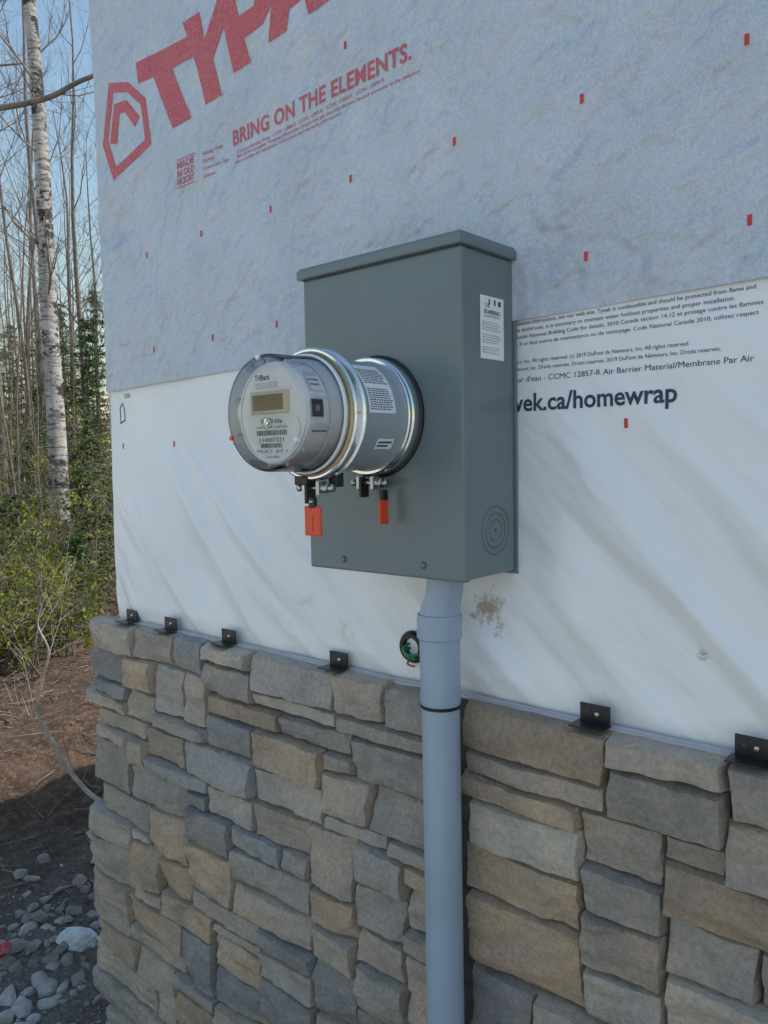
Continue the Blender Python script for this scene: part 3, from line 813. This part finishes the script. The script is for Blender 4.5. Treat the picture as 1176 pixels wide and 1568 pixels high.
def conifer(base,H,rad):
    e=empty('conifer_tree');V=[];F=[];TV=[];TF=[]
    tube_data([base,base+Vector((.03,0,H*.5)),base+Vector((0,0,H))],[.05*H/4,.03*H/4,.004],7,TV,TF)
    z=.12*H
    while z<H*.97:
        L=rad*(1-z/H)**.8+.05
        for k in range(random.randint(5,7)):
            an=U(0,6.28);LL=L*U(.65,1.1)
            p0=base+Vector((0,0,z+U(-.06,.06)));d=Vector((math.cos(an),math.sin(an),0))
            p1=p0+d*LL*.5+Vector((0,0,.02*H*.5-.03));p2=p0+d*LL+Vector((0,0,-LL*.18))
            tube_data([p0,p1,p2],[.010,.006,.002],3,TV,TF)
            for s in range(int(12+32*LL)):
                t=R();q=p0.lerp(p1,t*2) if t<.5 else p1.lerp(p2,t*2-1)
                side=d.cross(Vector((0,0,1)))*U(-1,1)*.22*LL*(1.1-t)
                leaf(q+side+rvec(.03),U(.012,.024),V,F,2.6)
        z+=U(.10,.17)*max(1,H/5)
    mobj('needles',V,F,M_needle,e);mobj('trunk',TV,TF,M_bark,e,True)
for a,Fw,H,rd in ((-.372,13.5,4.2,1.2),(-.405,17,5.2,1.5),(-.45,12,2.2,.8),(-.485,15,3.6,1.1),(-.43,21,5.6,1.7),(-.36,19,6.0,1.6),(-.52,19,5.5,1.6),(-.385,9.2,1.6,.7),(-.475,8.3,1.3,.6),(-.395,7.4,.95,.45),(-.465,24,6,1.9),(-.60,14,4.5,1.3),(-.40,27,7,2.2),(-.49,30,7.5,2.3),(-.44,16,3.4,1.1),(-.375,11,2.4,.8)):
    c=W(a*Fw,Fw);c.z=gh(c.x,c.y)-.05;conifer(c,H,rd)
tw=empty('fallen_branch')
V=[];F=[]
p=smoothpath([(-3.05,.75,.0),(-3.18,.68,.08),(-3.261,.622,.16),(-3.33,.557,.30),(-3.345,.545,.36),(-3.40,.50,.50),(-3.382,.517,.64),(-3.35,.54,.78),(-3.385,.514,.90),(-3.36,.54,1.02)],6)
tube_data(p,[.012-.009*i/len(p)+.0018*noise.noise(Vector((i*.7,0,0))) for i in range(len(p))],8,V,F)
for k in (14,22,30,38,46): branch(p[k],Vector((U(-.6,.6),U(-.4,.4),.6)),.30,.0035,1,V,F)
mobj('stem',V,F,M_twig,tw,True)
V=[];F=[]
for i in range(420):
    x=U(-5.9,-2.9);y=U(-.8,2.6);q=Vector((x,y,gh(x,y)+.01));d=Vector((U(-1,1),U(-1,1),U(-.05,.12))).normalized()*U(.05,.35)
    tube_data([q,q+d*.5+rvec(.015),q+d],[.004,.003,.0015],4,V,F)
mobj('ground_twigs',V,F,M_bark,None,True)

# ------------------------------------------------------------ light
world=bpy.data.worlds.new('World');scene.world=world;world.use_nodes=True
nt=world.node_tree;bg=nt.nodes['Background']
sk=nt.nodes.new('ShaderNodeTexSky');sk.sky_type='NISHITA';sk.sun_disc=False
EL=math.radians(54);AZ=math.radians(38)
sk.sun_elevation=EL;sk.sun_rotation=AZ;sk.air_density=1.9;sk.dust_density=.6;sk.ozone_density=3.2
nt.links.new(sk.outputs[0],bg.inputs[0]);bg.inputs[1].default_value=.15
s=Vector((math.sin(AZ)*math.cos(EL),math.cos(AZ)*math.cos(EL),math.sin(EL)))
sd=bpy.data.lights.new('sun','SUN');sd.energy=5.0;sd.angle=math.radians(.5);sd.color=(1,.95,.87)
so_=bpy.data.objects.new('sun',sd);COL.objects.link(so_);so_.rotation_euler=(-s).to_track_quat('-Z','Y').to_euler();so_.location=(5,8,9)
# ------------------------------------------------------------ camera
psi,p_,r_=math.radians(41),math.radians(4),.021
R0=Vector((math.cos(psi),math.sin(psi),0));F0=Vector((-math.sin(psi),math.cos(psi),0));Z=Vector((0,0,1))
fw=F0*math.cos(p_)-Z*math.sin(p_);upv=Z*math.cos(p_)+F0*math.sin(p_)
cr=(R0-upv*r_).normalized();cu_=(upv+R0*r_).normalized()
M=Matrix((cr,cu_,-fw)).transposed().to_4x4();M.translation=Vector((0,-1.048,1.6))
cd=bpy.data.cameras.new('camera');cd.sensor_fit='VERTICAL';cd.sensor_height=24;cd.lens=24*1200/1568;cd.clip_start=.02;cd.clip_end=800
co=bpy.data.objects.new('camera',cd);COL.objects.link(co);co.matrix_world=M;scene.camera=co
scene.view_settings.view_transform='Standard';scene.view_settings.look='None';scene.view_settings.exposure=0
